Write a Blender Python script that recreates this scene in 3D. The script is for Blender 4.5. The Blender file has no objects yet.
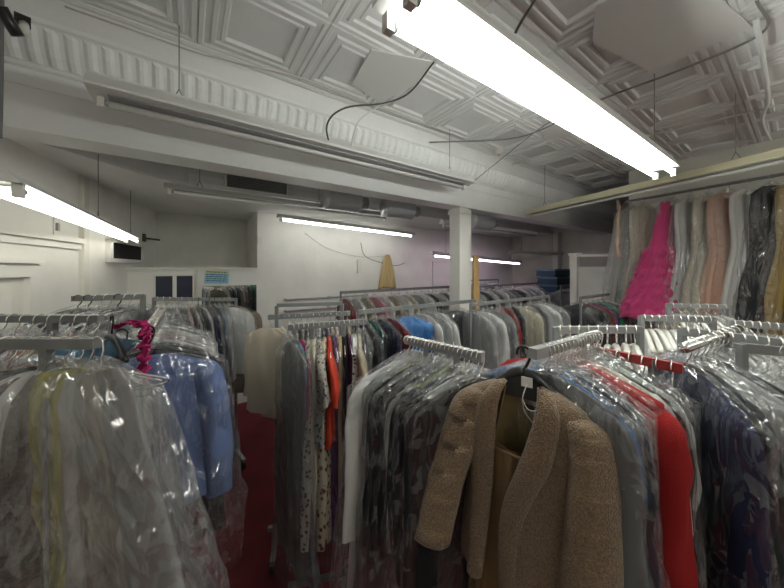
import bpy, math, random
import numpy as np
from mathutils import Matrix, Vector
R = math.radians
SC = bpy.context.scene
COL = SC.collection
EYE = 1.9
# ---------------------------------------------------------------- camera, world, exposure
cam_d = bpy.data.cameras.new('camera')
cam = bpy.data.objects.new('camera', cam_d); COL.objects.link(cam)
cam.location = (0, 0, EYE); cam.rotation_euler = (R(90), R(0), 0)
cam_d.sensor_width = 36.0; cam_d.lens = 36.0 * 290 / 784
cam_d.shift_y = -26 / 784.0
cam_d.clip_start = 0.02
SC.camera = cam
world = bpy.data.worlds.new('world'); SC.world = world; world.use_nodes = True
world.node_tree.nodes['Background'].inputs[0].default_value = (0.8, 0.85, 0.9, 1)
world.node_tree.nodes['Background'].inputs[1].default_value = 0.05
SC.view_settings.view_transform = 'Standard'; SC.view_settings.look = 'None'
SC.view_settings.exposure = 1.85; SC.view_settings.gamma = 1.0
SC.view_settings.use_curve_mapping = False
try:
    SC.cycles.transparent_max_bounces = 24; SC.cycles.max_bounces = 7
    SC.cycles.diffuse_bounces = 4; SC.cycles.glossy_bounces = 3; SC.cycles.transmission_bounces = 4
    SC.cycles.sample_clamp_indirect = 4.0; SC.cycles.use_denoising = True
    SC.cycles.caustics_reflective = False; SC.cycles.caustics_refractive = False
except Exception: pass
TUBE_MAIN, TUBE_LEFT, TUBE_BACK, TUBE_PINK, TUBE_REAR_FILL = 10.5, 1.9, 6.0, 4.0, 6.5

random.seed(4)
# ---------------------------------------------------------------- frames
CU, SU = 0.819, 0.574          # the room stands turned 35 degrees to the view
def UV(u, v, z=0.0): return (CU*u - SU*v, SU*u + CU*v, z)
def at(px, py, d): return ((px-392)/290*d, d, EYE + (268-py)/290*d)

# ---------------------------------------------------------------- materials
MATS = {}
def mat(name, col, rough=.8, metal=0, bump=0, bscale=40, emit=0, var=0, spec=.5, sheen=0, kind=None, col2=None, pscale=30, stretch=None):
    if name in MATS: return MATS[name]
    m = bpy.data.materials.new(name); m.use_nodes = True; MATS[name] = m
    nt = m.node_tree; b = nt.nodes['Principled BSDF']
    b.inputs['Base Color'].default_value = (*col, 1); b.inputs['Roughness'].default_value = rough
    b.inputs['Metallic'].default_value = metal; b.inputs['Specular IOR Level'].default_value = spec
    if sheen: b.inputs['Sheen Weight'].default_value = sheen
    if emit:
        b.inputs['Emission Color'].default_value = (*col, 1); b.inputs['Emission Strength'].default_value = emit
    tc = nt.nodes.new('ShaderNodeTexCoord'); mp = nt.nodes.new('ShaderNodeMapping')
    nt.links.new(tc.outputs['Object'], mp.inputs[0])
    if stretch: mp.inputs['Scale'].default_value = stretch
    if var or kind:
        ramp = nt.nodes.new('ShaderNodeValToRGB'); e = ramp.color_ramp.elements
        if kind == 'dots':
            t = nt.nodes.new('ShaderNodeTexVoronoi'); t.inputs['Scale'].default_value = pscale
            e[0].position = .18; e[1].position = .22; e[0].color = (*col2, 1); e[1].color = (*col, 1); out = 'Distance'
        elif kind == 'print':
            t = nt.nodes.new('ShaderNodeTexVoronoi'); t.inputs['Scale'].default_value = pscale
            e[0].position = .3; e[1].position = .42; e[0].color = (*col2, 1); e[1].color = (*col, 1); out = 'Distance'
        elif kind == 'weave':
            t = nt.nodes.new('ShaderNodeTexNoise'); t.inputs['Scale'].default_value = pscale; t.inputs['Detail'].default_value = 3
            e[0].position = .35; e[1].position = .65; e[0].color = (*(col2 or col), 1); e[1].color = (*col, 1); out = 'Fac'
        else:
            t = nt.nodes.new('ShaderNodeTexNoise'); t.inputs['Scale'].default_value = 3.0; t.inputs['Detail'].default_value = 5
            e[0].position = .3; e[1].position = .7
            e[0].color = (*[c*(1-var) for c in col], 1); e[1].color = (*[min(1, c*(1+var)) for c in col], 1); out = 'Fac'
        nt.links.new(mp.outputs[0], t.inputs['Vector'])
        nt.links.new(t.outputs[out], ramp.inputs[0]); nt.links.new(ramp.outputs[0], b.inputs['Base Color'])
    if bump:
        n = nt.nodes.new('ShaderNodeTexNoise'); n.inputs['Scale'].default_value = bscale; n.inputs['Detail'].default_value = 4
        bp = nt.nodes.new('ShaderNodeBump'); bp.inputs['Strength'].default_value = min(1, bump); bp.inputs['Distance'].default_value = .01 if bump <= 1 else .02
        nt.links.new(mp.outputs[0], n.inputs['Vector'])
        nt.links.new(n.outputs['Fac'], bp.inputs['Height']); nt.links.new(bp.outputs[0], b.inputs['Normal'])
    return m

def plastic(name, milk, tint=(.93, .96, .98), rough=.08, crisp=1.0):
    """thin clear garment film: mostly see-through, with a milky veil and sharp crinkle glints"""
    if name in MATS: return MATS[name]
    m = bpy.data.materials.new(name); m.use_nodes = True; MATS[name] = m
    nt = m.node_tree; nt.nodes.clear(); N = nt.nodes.new; L = nt.links.new
    out = N('ShaderNodeOutputMaterial'); tr = N('ShaderNodeBsdfTransparent'); gl = N('ShaderNodeBsdfGlossy')
    df = N('ShaderNodeBsdfDiffuse'); tl = N('ShaderNodeBsdfTranslucent')
    tr.inputs[0].default_value = (.995, 1, 1, 1)
    gl.inputs['Roughness'].default_value = rough; gl.inputs[0].default_value = (1, 1, 1, 1)
    df.inputs[0].default_value = (*tint, 1); tl.inputs[0].default_value = (*tint, 1)
    tc = N('ShaderNodeTexCoord'); mp = N('ShaderNodeMapping'); mp.inputs['Scale'].default_value = (1, 1, .4)
    L(tc.outputs['Object'], mp.inputs[0])
    nd = N('ShaderNodeTexNoise'); nd.inputs['Scale'].default_value = 5; nd.inputs['Detail'].default_value = 2
    L(mp.outputs[0], nd.inputs['Vector'])
    va = N('ShaderNodeVectorMath'); va.operation = 'MULTIPLY_ADD'; va.inputs[1].default_value = (.22, .22, .22)
    L(nd.outputs['Color'], va.inputs[0]); L(mp.outputs[0], va.inputs[2])
    v1 = N('ShaderNodeTexVoronoi'); v1.inputs['Scale'].default_value = 9; L(va.outputs[0], v1.inputs['Vector'])
    v2 = N('ShaderNodeTexVoronoi'); v2.inputs['Scale'].default_value = 24; L(va.outputs[0], v2.inputs['Vector'])
    ab = N('ShaderNodeMath'); ab.operation = 'MULTIPLY_ADD'; ab.inputs[1].default_value = .6
    L(v2.outputs['Distance'], ab.inputs[0]); L(v1.outputs['Distance'], ab.inputs[2])
    bp = N('ShaderNodeBump'); bp.inputs['Strength'].default_value = .9 * crisp; bp.inputs['Distance'].default_value = .045
    L(ab.outputs[0], bp.inputs['Height'])
    for s in (gl, df): L(bp.outputs[0], s.inputs['Normal'])
    mx = N('ShaderNodeMixShader'); mx.inputs[0].default_value = .5; L(df.outputs[0], mx.inputs[1]); L(tl.outputs[0], mx.inputs[2])
    lw = N('ShaderNodeLayerWeight'); lw.inputs['Blend'].default_value = .35; L(bp.outputs[0], lw.inputs['Normal'])
    # veil grows where the film is seen at a slant
    ml = N('ShaderNodeMath'); ml.operation = 'MULTIPLY_ADD'; ml.inputs[1].default_value = .22; ml.inputs[2].default_value = milk
    pw_ = N('ShaderNodeMath'); pw_.operation = 'POWER'; pw_.inputs[1].default_value = 2.0; L(lw.outputs['Facing'], pw_.inputs[0]); L(pw_.outputs[0], ml.inputs[0])
    m1 = N('ShaderNodeMixShader'); L(ml.outputs[0], m1.inputs[0]); L(tr.outputs[0], m1.inputs[1]); L(mx.outputs[0], m1.inputs[2])
    fg = N('ShaderNodeMath'); fg.operation = 'MULTIPLY_ADD'; fg.inputs[1].default_value = .24; fg.inputs[2].default_value = .085
    L(lw.outputs['Fresnel'], fg.inputs[0])
    m2 = N('ShaderNodeMixShader'); L(fg.outputs[0], m2.inputs[0]); L(m1.outputs[0], m2.inputs[1]); L(gl.outputs[0], m2.inputs[2])
    L(m2.outputs[0], out.inputs[0])
    return m

M_FILM = [plastic('clear_garment_film', .02), plastic('hazy_garment_film', .05), plastic('milky_garment_film', .16)]
M_WALL = mat('painted_wall', (.80, .79, .75), .75, bump=.25, bscale=9, var=.05)
M_WALLD = mat('aged_wall_paint', (.72, .71, .65), .8, bump=.25, bscale=9, var=.08)
M_TIN = mat('painted_tin', (.80, .81, .80), .42, bump=.12, bscale=25, var=.04)
M_TRIM = mat('cream_trim_paint', (.78, .77, .70), .5, bump=.1, var=.05)
M_CARPET = mat('red_carpet', (.16, .015, .022), .95, bump=.8, bscale=300, var=.25)
M_STEEL = mat('grey_painted_steel', (.22, .23, .23), .45, metal=.3)
M_STEELL = mat('light_grey_steel', (.36, .37, .37), .4, metal=.4)
M_RED = mat('red_painted_steel', (.30, .03, .025), .5)
M_CHROME = mat('chrome', (.8, .8, .8), .15, metal=1)
M_WIRE = mat('hanger_wire', (.85, .84, .80), .22, metal=.9)
M_BLACK = mat('black_plastic', (.015, .015, .016), .35)
M_WHITEP = mat('white_plastic', (.75, .74, .68), .4)
M_CORD = mat('grey_cord', (.06, .06, .055), .6)
M_CORDW = mat('white_cord', (.65, .64, .6), .6)
M_HOUSE = mat('fixture_enamel', (.68, .68, .66), .35)
M_HOUSEY = mat('yellowed_enamel', (.62, .58, .40), .4)
M_REFL = mat('grey_reflector', (.34, .35, .36), .35)
M_TOFF = mat('unlit_tube', (.78, .78, .74), .3)
M_DARK = mat('dark_opening', (.02, .02, .02), .8)
M_NAVY = mat('navy_board', (.018, .024, .05), .6)
M_DUCT = mat('aluminium_duct', (.5, .51, .54), .35, metal=.35)
M_WOOD = mat('pine_wood', (.55, .36, .16), .6, bump=.2, var=.15)

# ---------------------------------------------------------------- mesh helpers
def mk(name, V, F, m=None, parent=None, smooth=True, label=None):
    me = bpy.data.meshes.new(name); me.from_pydata([tuple(map(float, v)) for v in V], [], [tuple(f) for f in F]); me.update()
    if smooth: me.polygons.foreach_set('use_smooth', [True]*len(me.polygons))
    o = bpy.data.objects.new(name, me); COL.objects.link(o)
    if m: me.materials.append(m)
    if parent: o.parent = parent
    if label: o['label'] = label
    return o
def thing(name, label, cat, loc=(0, 0, 0), rz=0, group=None):
    o = bpy.data.objects.new(name, None); COL.objects.link(o); o.empty_display_size = .05
    o.location = loc; o.rotation_euler = (0, 0, rz); tag(o, label, cat, group); return o
def tag(o, label, cat, group=None):
    o['label'] = label; o['category'] = cat
    if group: o['group'] = group
    return o
class MB:
    def __init__(s): s.V = []; s.F = []
    def add(s, V, F):
        n = len(s.V); s.V += [tuple(v) for v in V]; s.F += [tuple(i+n for i in f) for f in F]; return s
    def hexa(s, P):       # 8 corners, bottom ring then top ring
        return s.add(P, [(0,3,2,1),(4,5,6,7),(0,1,5,4),(1,2,6,5),(2,3,7,6),(3,0,4,7)])
    def box(s, x0, x1, y0, y1, z0, z1):
        return s.hexa([(x0,y0,z0),(x1,y0,z0),(x1,y1,z0),(x0,y1,z0),(x0,y0,z1),(x1,y0,z1),(x1,y1,z1),(x0,y1,z1)])
    def uvbox(s, u0, u1, v0, v1, z0, z1):
        return s.hexa([UV(u0,v0,z0),UV(u1,v0,z0),UV(u1,v1,z0),UV(u0,v1,z0),UV(u0,v0,z1),UV(u1,v0,z1),UV(u1,v1,z1),UV(u0,v1,z1)])
    def bar(s, a, b, w, h):   # box along a->b, w wide and h high
        a = Vector(a); b = Vector(b); d = (b-a).normalized(); sd = d.cross(Vector((0,0,1)))
        if sd.length < .05: sd = Vector((1,0,0))
        sd.normalize(); up = sd.cross(d).normalized(); sd = sd*w/2; up = up*h/2
        return s.hexa([a-sd-up, a+sd-up, b+sd-up, b-sd-up, a-sd+up, a+sd+up, b+sd+up, b-sd+up])
    def tube(s, pts, r, n=8, caps=True, closed=False):
        pts = [Vector(p) for p in pts]; rs = r if isinstance(r, (list, tuple)) else [r]*len(pts); base = len(s.V)
        t0 = (pts[1]-pts[0]).normalized(); ref = Vector((0,0,1)) if abs(t0.z) < .9 else Vector((1,0,0))
        for i, p in enumerate(pts):
            t = (pts[min(i+1, len(pts)-1)]-pts[max(i-1, 0)]).normalized()
            a = t.cross(ref)
            if a.length < 1e-3: a = t.cross(Vector((0,1,0)))
            a.normalize(); b = t.cross(a).normalized(); ref = -t.cross(a).normalized() if False else (a.cross(t)).normalized()
            for k in range(n):
                q = 2*math.pi*k/n; s.V.append(tuple(p+(a*math.cos(q)+b*math.sin(q))*rs[i]))
        for i in range(len(pts)-1):
            for k in range(n):
                s.F.append((base+i*n+k, base+i*n+(k+1)%n, base+(i+1)*n+(k+1)%n, base+(i+1)*n+k))
        if caps:
            s.F.append(tuple(base+k for k in range(n))[::-1]); e = base+(len(pts)-1)*n; s.F.append(tuple(e+k for k in range(n)))
        return s
    def build(s, name, m=None, parent=None, smooth=False, label=None):
        return mk(name, s.V, s.F, m, parent, smooth, label)
def struct(name, mb, m, smooth=False):
    o = mb.build(name, m, None, smooth); o['kind'] = 'structure'; return o
def loft(P, closed=True):     # P: rows x n x 3
    r, n, _ = P.shape; F = []
    for i in range(r-1):
        for k in range(n if closed else n-1):
            F.append((i*n+k, (i+1)*n+k, (i+1)*n+(k+1) % n, i*n+(k+1) % n))
    return P.reshape(-1, 3), F
def curve_pts(P, n=8):        # catmull-rom through the points
    P = [Vector(p) for p in P]; Q = [P[0]*2-P[1]]+P+[P[-1]*2-P[-2]]; out = []
    for i in range(1, len(Q)-2):
        for k in range(n):
            t = k/n; a, b, c, d = Q[i-1:i+3]
            out.append(.5*((2*b)+(c-a)*t+(2*a-5*b+4*c-d)*t*t+(3*b-a-3*c+d)*t**3))
    return out+[P[-1]]
_rs = np.random.RandomState(7); _LAT = _rs.rand(16, 16, 16)
def vnoise(x, y, z):
    x, y, z = np.broadcast_arrays(x, y, z)
    xi, yi, zi = np.floor(x).astype(int), np.floor(y).astype(int), np.floor(z).astype(int)
    fx, fy, fz = x-xi, y-yi, z-zi; fx = fx*fx*(3-2*fx); fy = fy*fy*(3-2*fy); fz = fz*fz*(3-2*fz); r = 0
    for a in (0, 1):
        for b in (0, 1):
            for c in (0, 1):
                r = r+_LAT[(xi+a) % 16, (yi+b) % 16, (zi+c) % 16]*(fx if a else 1-fx)*(fy if b else 1-fy)*(fz if c else 1-fz)
    return r*2-1

# ---------------------------------------------------------------- structure
CZ, LZ = 3.25, 2.72            # tin ceiling, low ceiling behind the beam
VB0, VB1, BZ = 2.29, 2.50, 2.61
fl = MB(); fl.uvbox(-3, 8.5, -3.6, 6, -.05, 0); struct('floor', fl, M_CARPET)
# tin ceiling: stamped square panels with stepped frames
T = .6; prof = [(.30,0),(.294,-.014),(.274,-.014),(.266,-.002),(.240,-.002),(.233,-.016),(.214,-.016),(.207,-.004),(.190,-.004),(.184,-.014),(.166,-.014),(.158,.006),(.0,.006)]
ce = MB()
for iu in range(-4, 12):
    for iv in range(0, 9):
        cu = .04+.6*iu+.3; cv = VB0-.20-.6*iv-.3
        V = []; F = []
        for r, h in prof[:-1]:
            for su, sv in ((-1,-1),(1,-1),(1,1),(-1,1)): V.append(UV(cu+su*r, cv+sv*r, CZ+h))
        for i in range(len(prof)-2):
            for k in range(4): F.append((i*4+k, (i+1)*4+k, (i+1)*4+(k+1) % 4, i*4+(k+1) % 4))
        q = (len(prof)-2)*4; F.append((q, q+3, q+2, q+1)); ce.add(V, F)
struct('ceiling', ce, M_TIN)
cb = MB(); cb.uvbox(-3, 8.5, -3.6, 6, CZ+.03, CZ+.1); struct('ceiling', cb, M_TIN)
# cornice: bead, stippled frieze, ribbed cove
us = np.arange(-2.4, 8.0, .0175)
cp = [(2.085,CZ-.002),(2.085,CZ-.02),(2.10,CZ-.03),(2.115,CZ-.03),(2.12,CZ-.045),(2.16,CZ-.12),(2.165,CZ-.14),(2.18,CZ-.15),(2.185,CZ-.165),(2.20,CZ-.21),(2.23,CZ-.26),(2.265,CZ-.295),(2.275,CZ-.30),(2.275,CZ-.32),(2.292,CZ-.33)]
P = np.zeros((len(cp), len(us), 3))
for i, (v, z) in enumerate(cp):
    for k, u in enumerate(us):
        rib = (.012 if (k % 4 in (0, 1)) else 0) if 8 <= i <= 11 else 0
        P[i, k] = UV(u, v-rib, z-rib*.7)
V, F = loft(P, False); o = mk('trim_1', V, F, M_TIN, smooth=False); o['kind'] = 'structure'
bm_ = MB().uvbox(-2.4, 8.0, VB0, VB1, BZ, CZ); struct('ceiling_beam', bm_, M_TIN)
struct('trim_2', MB().uvbox(-2.4, 8.0, VB0-.012, VB0, CZ-.42, CZ-.40), M_TIN)
# column
co = MB().uvbox(2.58, 2.74, 2.31, 2.47, 0, BZ); co.uvbox(2.565, 2.755, 2.295, 2.485, BZ-.07, BZ-.02); struct('column', co, M_WALL)
struct('trim_3', MB().uvbox(2.765, 2.82, 2.34, 2.40, 0, BZ), M_TRIM)
# low ceiling behind the beam, its duct face curving forward at the left
pl = [(-1.5,2.6),(-1.0,2.72),(-.7,2.95),(-.35,3.3),(0,3.5),(.4,3.57),(8.0,3.57)]
lc = MB(); V = []; F = []
for u, v in pl: V += [UV(u,v+.10,CZ), UV(u,v+.05,LZ+.2), UV(u,v+.01,LZ+.12), UV(u,v,LZ+.02), UV(u,v+.015,LZ), UV(u,6,LZ)]
for i in range(len(pl)-1):
    for k in range(5): F.append((i*6+k, i*6+k+1, (i+1)*6+k+1, (i+1)*6+k))
lc.add(V, F); struct('ceiling_low', lc, M_TIN)
struct('trim_5', MB().uvbox(-.1, 8, 3.50, 3.572, 2.72, 2.76), M_TIN)
# left wall (runs slightly askew)
def LW(v, off=0): return (-1.54+.209*v+off)
def wall_poly(name, a, b, z0, z1, m, th=.08, nrm=None):
    # a, b in uv; thickness away from the room side given by nrm (uv)
    return MB().hexa([UV(*a, z0), UV(*b, z0), UV(b[0]+nrm[0]*th, b[1]+nrm[1]*th, z0), UV(a[0]+nrm[0]*th, a[1]+nrm[1]*th, z0),
                      UV(*a, z1), UV(*b, z1), UV(b[0]+nrm[0]*th, b[1]+nrm[1]*th, z1), UV(a[0]+nrm[0]*th, a[1]+nrm[1]*th, z1)])
struct('wall_left', wall_poly('', (LW(-3.6), -3.6), (LW(5.6), 5.6), 0, CZ, M_WALL, nrm=(-1, 0)), M_WALL)
def lwbox(v0, v1, z0, z1, t0, t1):
    return [UV(LW(v0)+t0, v0, z0), UV(LW(v0)+t1, v0, z0), UV(LW(v1)+t1, v1, z0), UV(LW(v1)+t0, v1, z0),
            UV(LW(v0)+t0, v0, z1), UV(LW(v0)+t1, v0, z1), UV(LW(v1)+t1, v1, z1), UV(LW(v1)+t0, v1, z1)]
struct('trim_6', MB().hexa(lwbox(1.0, 3.62, 2.11, 2.15, 0, .05)).hexa(lwbox(1.0, 3.62, 2.06, 2.11, 0, .02)), M_WALL)
struct('trim_7', MB().hexa(lwbox(3.62, 3.70, 0, 2.70, 0, .035)), M_WALLD)
d1 = MB().hexa(lwbox(2.3, 2.98, 0, 1.84, 0, .02)); dd = struct('door_1', d1, M_WALLD)
fr = MB().hexa(lwbox(2.98, 3.06, 0, 1.93, 0, .05)).hexa(lwbox(2.2, 2.98, 1.84, 1.93, 0, .05)).hexa(lwbox(2.2,3.08,1.93,1.955,0,.07)); o = fr.build('door_frame', M_WALL, dd)
o = MB().hexa(lwbox(2.42, 2.86, 1.1, 1.72, .02, .032)).build('door_panel', M_WALL, dd)
o = MB().hexa(lwbox(2.86,2.9,.95,1.0,.03,.07)).build('door_handle', M_CHROME, dd)
w1 = struct('window_1', MB().hexa(lwbox(4.12, 4.92, 2.0, 2.17, .002, .008)), M_DARK)
fr = MB()
for a in ((4.06,4.12,1.98,2.2),(4.92,4.98,1.98,2.2),(4.06,4.98,2.17,2.2),(4.06,4.98,1.96,2.0)): fr.hexa(lwbox(*a, 0, .04))
fr.build('window_frame', M_WALL, w1)
# alcove and back wall
struct('wall_alcove', wall_poly('', (-1.2, 5.47), (.83, 5.47), 0, LZ+.02, M_WALLD, nrm=(0, 1)), M_WALLD)
struct('wall_back', MB().uvbox(.814, 7.3, 4.56, 4.66, 0, LZ+.02).uvbox(.814, .90, 4.66, 5.47, 0, LZ+.02), M_WALL)
pw = MB().uvbox(-.62, .814, 4.56, 4.62, 0, 1.88).uvbox(-.62, .83, 4.52, 5.47, 1.88, 1.905); struct('wall_partition', pw, M_WALL)
struct('trim_8', MB().uvbox(.075, .095, 4.545, 4.56, .6, 1.88), M_WALLD)
struct('wall_end', MB().uvbox(7.2, 7.3, -3.6, 4.6, 0, CZ), M_WALLD)
struct('trim_9', MB().uvbox(7.0, 7.2, 3.3, 3.42, 0, LZ), M_WALL)
# closet partition at right and wall behind the gowns
struct('wall_closet', MB().uvbox(4.72, 4.78, 1.41, 1.93, 0, 1.9).uvbox(4.70, 4.78, 1.41, 1.93, 1.84, 1.92), M_WALL)
struct('trim_10', MB().uvbox(4.66, 4.78, 1.93, 2.02, 0, 2.12).uvbox(4.64, 4.80, 1.91, 2.04, 2.08, 2.12).uvbox(4.70, 4.76, 1.41, 1.93, 2.06, 2.10), M_WALL)
struct('wall_right', MB().uvbox(5.0, 5.1, -3.6, 1.41, 0, CZ).uvbox(4.78, 5.1, 1.36, 1.42, 0, 2.6), M_WALLD)
struct('wall_rear', MB().uvbox(-3, 8.5, -3.6, -3.5, 0, CZ), M_WALLD)
struct('baseboard_back', MB().uvbox(.814, 7.2, 4.535, 4.56, 0, .12), M_TRIM)

# ---------------------------------------------------------------- fixed things on walls and ceiling
# vent grille on the duct face
t = thing('vent_grille', 'dark slotted air vent grille in the painted duct face', 'vent', UV(.62, 3.535, 2.83))
F_ = MB(); gu0, gu1 = -.29, .33
for a in ((gu0-.02,gu1+.02,-.10,-.08),(gu0-.02,gu1+.02,.08,.10),(gu0-.02,gu0,-.1,.1),(gu1,gu1+.02,-.1,.1)): F_.uvbox(a[0], a[1], -.03, .03, a[2], a[3])
F_.build('vent_frame', M_WALLD, t)
MB().uvbox(gu0, gu1, .02, .04, -.08, .08).build('vent_backing', M_DARK, t)
sl = MB()
for k in range(9): sl.uvbox(gu0, gu1, -.02, .015, -.075+k*.018, -.069+k*.018)
sl.build('vent_slats', mat('vent_slat_grey', (.33,.34,.35), .5), t)
# spiral duct ends
def duct(px, py, d, r, lab):
    c = at(px, py, d); t = thing('air_duct', lab, 'duct', c); ax = Vector(UV(1, 0)); mb = MB(); n = 24
    P = []
    for i in range(16):
        s = -.20+.40*i/15; rr = r*(1+.05*(i % 2))
        P.append([Vector(ax*s)+Vector((-ax.y*math.cos(q)*rr, ax.x*math.cos(q)*rr, math.sin(q)*rr)) for q in [2*math.pi*k/n for k in range(n)]])
    V, F = loft(np.array(P)); mb.add(V, F); mb.F.append(tuple(range(n))); mb.build('duct_sleeve', M_DUCT, t, True)
    m2 = MB(); m2.tube([Vector(ax)*(.20), Vector(ax)*.32], r*.6, 14); m2.build('duct_nozzle', mat('grey_nozzle', (.3,.31,.33), .4, metal=.5), t, True)
duct(342, 200, 3.3, .12, 'silver ribbed air duct below the beam, leftmost of the three')
duct(398, 209, 3.6, .11, 'silver ribbed air duct below the beam, middle of the three')
duct(480, 222, 4.1, .11, 'silver ribbed air duct just right of the white column')

def wire(name, pts, r, m, lab, cat='wire', n=8):
    c = Vector(pts[0]); mb = MB().tube([p-c for p in curve_pts(pts, n)], r, 6)
    o = mb.build(name, m, None, True); o.location = c; tag(o, lab, cat); return o

def lamp(name, a, b, lab, ntube=1, lit=0, hue=(1, 1, 1), house=M_HOUSE, w=.14, h=.06, wires=(.12, .88), top=CZ, refl=True, drop=.035):
    """strip light: a, b are the ends of the tubes' underside line"""
    a = Vector(a); b = Vector(b); c = (a+b)/2; t = thing(name, lab, 'ceiling light', c)
    a = a-c; b = b-c; d = (b-a).normalized(); sd = d.cross(Vector((0, 0, 1))).normalized(); up = Vector((0, 0, 1))
    e = d*.03
    hb = MB().bar(a-e+up*(drop+h/2), b+e+up*(drop+h/2), w*.5, h)
    for s in (-1, 1):     # sloping wings of the reflector
        P = []
        for q in (a-e, b+e):
            P.append([q+sd*s*w*.25+up*(drop+h*.9), q+sd*s*w*.5+up*(drop+h*.15), q+sd*s*w*.5+up*(drop+h*.02), q+sd*s*w*.25+up*(drop+.002)])
        hb.add(P[0]+P[1], [(0,1,5,4),(1,2,6,5),(2,3,7,6),(3,0,4,7),(0,3,2,1),(4,5,6,7)])
    hb.build('housing', house, t)
    if refl: MB().bar(a+d*.04+up*(drop-.002), b-d*.04+up*(drop-.002), w*.5, .006).build('reflector', M_REFL if not lit else house, t)
    offs = [0] if ntube == 1 else [-w*.33, w*.33]
    tm = M_TOFF if not lit else mat('lit_tube_%s' % name + '%.2f_%.2f_%.2f' % (lit, hue[1], hue[2]), hue, .3, emit=lit)
    for s in offs:
        MB().tube([a+d*.035+sd*s+up*.013, b-d*.035+sd*s+up*.013], .014, 12).build('tube', tm, t, True)
        for q, g in ((a, 1), (b, -1)):
            MB().bar(q+sd*s+up*.012-d*g*.005, q+sd*s+up*.012+d*g*.022, .026, .05).build('tube_socket', M_WHITEP, t)
            MB().tube([q+sd*s+up*.013+d*g*.022, q+sd*s+up*.013+d*g*.037], .0145, 12).build('tube_cap', M_STEELL, t, True)
    for f in wires:
        q = a+(b-a)*f; H = top-c.z
        m_ = MB(); m_.tube([q+up*(drop+h+.05), q+up*(H-q.z*0)], .0028, 6)
        for g in (-1, 1): m_.tube([q+d*g*.03+up*(drop+h-.01), q+up*(drop+h+.06)], .003, 6)
        m_.build('hanger_rod', mat('rod_grey', (.22,.22,.20), .5), t)
    return t
lamp('strip_light', UV(.455, .63, 2.58), UV(2.89, .60, 2.58), 'large lit twin tube strip light hanging from the tin ceiling', 2, TUBE_MAIN, (.97, 1, .95), w=.15, h=.09, drop=.055, wires=(.05, .9))
lamp('strip_light', UV(-.57, 1.70, 2.18), UV(-.50, 4.16, 2.18), 'lit strip light with yellowed twin tubes along the left wall', 2, TUBE_LEFT, (1, .98, .86), w=.13, wires=(.5, .97), top=LZ, h=.04)
lamp('strip_light', UV(.99, 4.0, 2.53), UV(3.25, 4.0, 2.45), 'lit white strip light before the back wall', 1, TUBE_BACK, (1, 1, .95), w=.10, wires=(), top=LZ, h=.05)
lamp('strip_light', UV(3.5, 3.75, 2.10), UV(6.2, 3.75, 1.98), 'lit pinkish strip light behind the white column', 1, TUBE_PINK, (1, .78, .97), w=.09, wires=(.12, .86), top=LZ)
lamp('strip_light', UV(-.36, 1.98, 2.70), UV(2.28, 1.98, 2.70), 'unlit strip light hanging in front of the beam above the vent', 1, 0, w=.24, h=.09, wires=(.12, .92))
lamp('strip_light', UV(-.15, 3.3, 2.58), UV(2.2, 3.3, 2.57), 'unlit slim strip light under the duct by the vent grille', 1, 0, w=.07, h=.05, wires=(.1, .6), top=LZ+.3)
lamp('strip_light', (2.74+.3, 2.03-.75, 2.64), (1.89, 3.98, 2.60), 'unlit yellowed strip light in front of the bagged gowns', 1, 0, house=M_HOUSEY, w=.10, h=.07, wires=(.35, .92))
lamp('strip_light', UV(2.9, 2.9, 2.48), UV(5.3, 2.9, 2.48), 'unlit grey strip light hanging beyond the beam near the closet', 1, 0, w=.09, wires=(.1, .9), top=LZ+.3)
lamp('strip_light', UV(-.6, -1.2, 2.78), UV(1.8, -1.2, 2.78), 'added twin strip light for fill, unseen behind the camera, nearer the left wall', 2, TUBE_REAR_FILL, (1, 1, .91), w=.12, drop=.05, wires=(.1, .9))  # added lamp out of view, brightens the ceiling and left foreground
lamp('strip_light', UV(2.4, -1.6, 2.78), UV(4.8, -1.6, 2.78), 'added twin strip light for fill, unseen behind the camera, nearer the right wall', 2, TUBE_REAR_FILL, (1, 1, .91), w=.12, drop=.05, wires=(.1, .9))  # second added lamp out of view, more fill on ceiling and garments
# thin white electrical run at far right
lamp('strip_light', UV(5.6, 3.6, 2.18), UV(7.0, 3.2, 2.2), 'unlit thin strip light near the far corner', 1, 0, w=.06, h=.04, wires=(.2, .8), top=LZ)

# cords and conduits
c_ = lambda px, py, h: ((px-392)/290*(h/((268-py)/290)), h/((268-py)/290), EYE+h)
wire('power_cord', [c_(434,62,1.33), c_(410,92,1.25), c_(385,103,1.1), c_(345,108,.98), c_(327,125,.92), c_(331,150,.86)], .006, M_CORD, 'dark power cord looping from the ceiling to the unlit beam lamp')
wire('power_cord', [c_(384,103,1.2), c_(362,118,1.04), c_(355,130,.96), c_(349,155,.85)], .005, M_CORDW, 'thin pale cord dropping beside the dark looped cord')
wire('ceiling_conduit', [UV(1.95,2.16,CZ-.1), c_(520,137,1.32), c_(598,101,1.32), c_(680,70,1.32), c_(762,33,1.32), c_(757,0,1.33)], .007, mat('cable_grey', (.25,.25,.24), .6), 'grey cable running across the tin ceiling past the lit lamp', 'cable')
wire('ceiling_conduit', [c_(468,186,.9), c_(500,160,1.1), c_(545,125,1.31), c_(575,113,1.32)], .005, MATS['cable_grey'], 'grey cable from the column top up to the ceiling', 'cable')
wire('ceiling_conduit', [c_(65,6,1.30), c_(140,32,1.30), c_(210,56,1.30), c_(300,78,1.30), c_(360,101,1.30), c_(470,140,1.30)], .006, M_CORDW, 'white cord tacked along the top of the cornice', 'cable')
wire('ceiling_conduit', [c_(480,176,1.28), c_(560,150,1.31), c_(660,133,1.31), c_(784,104,1.31)], .006, M_CORDW, 'thin white cord sagging across the ceiling at right', 'cable')
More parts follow.
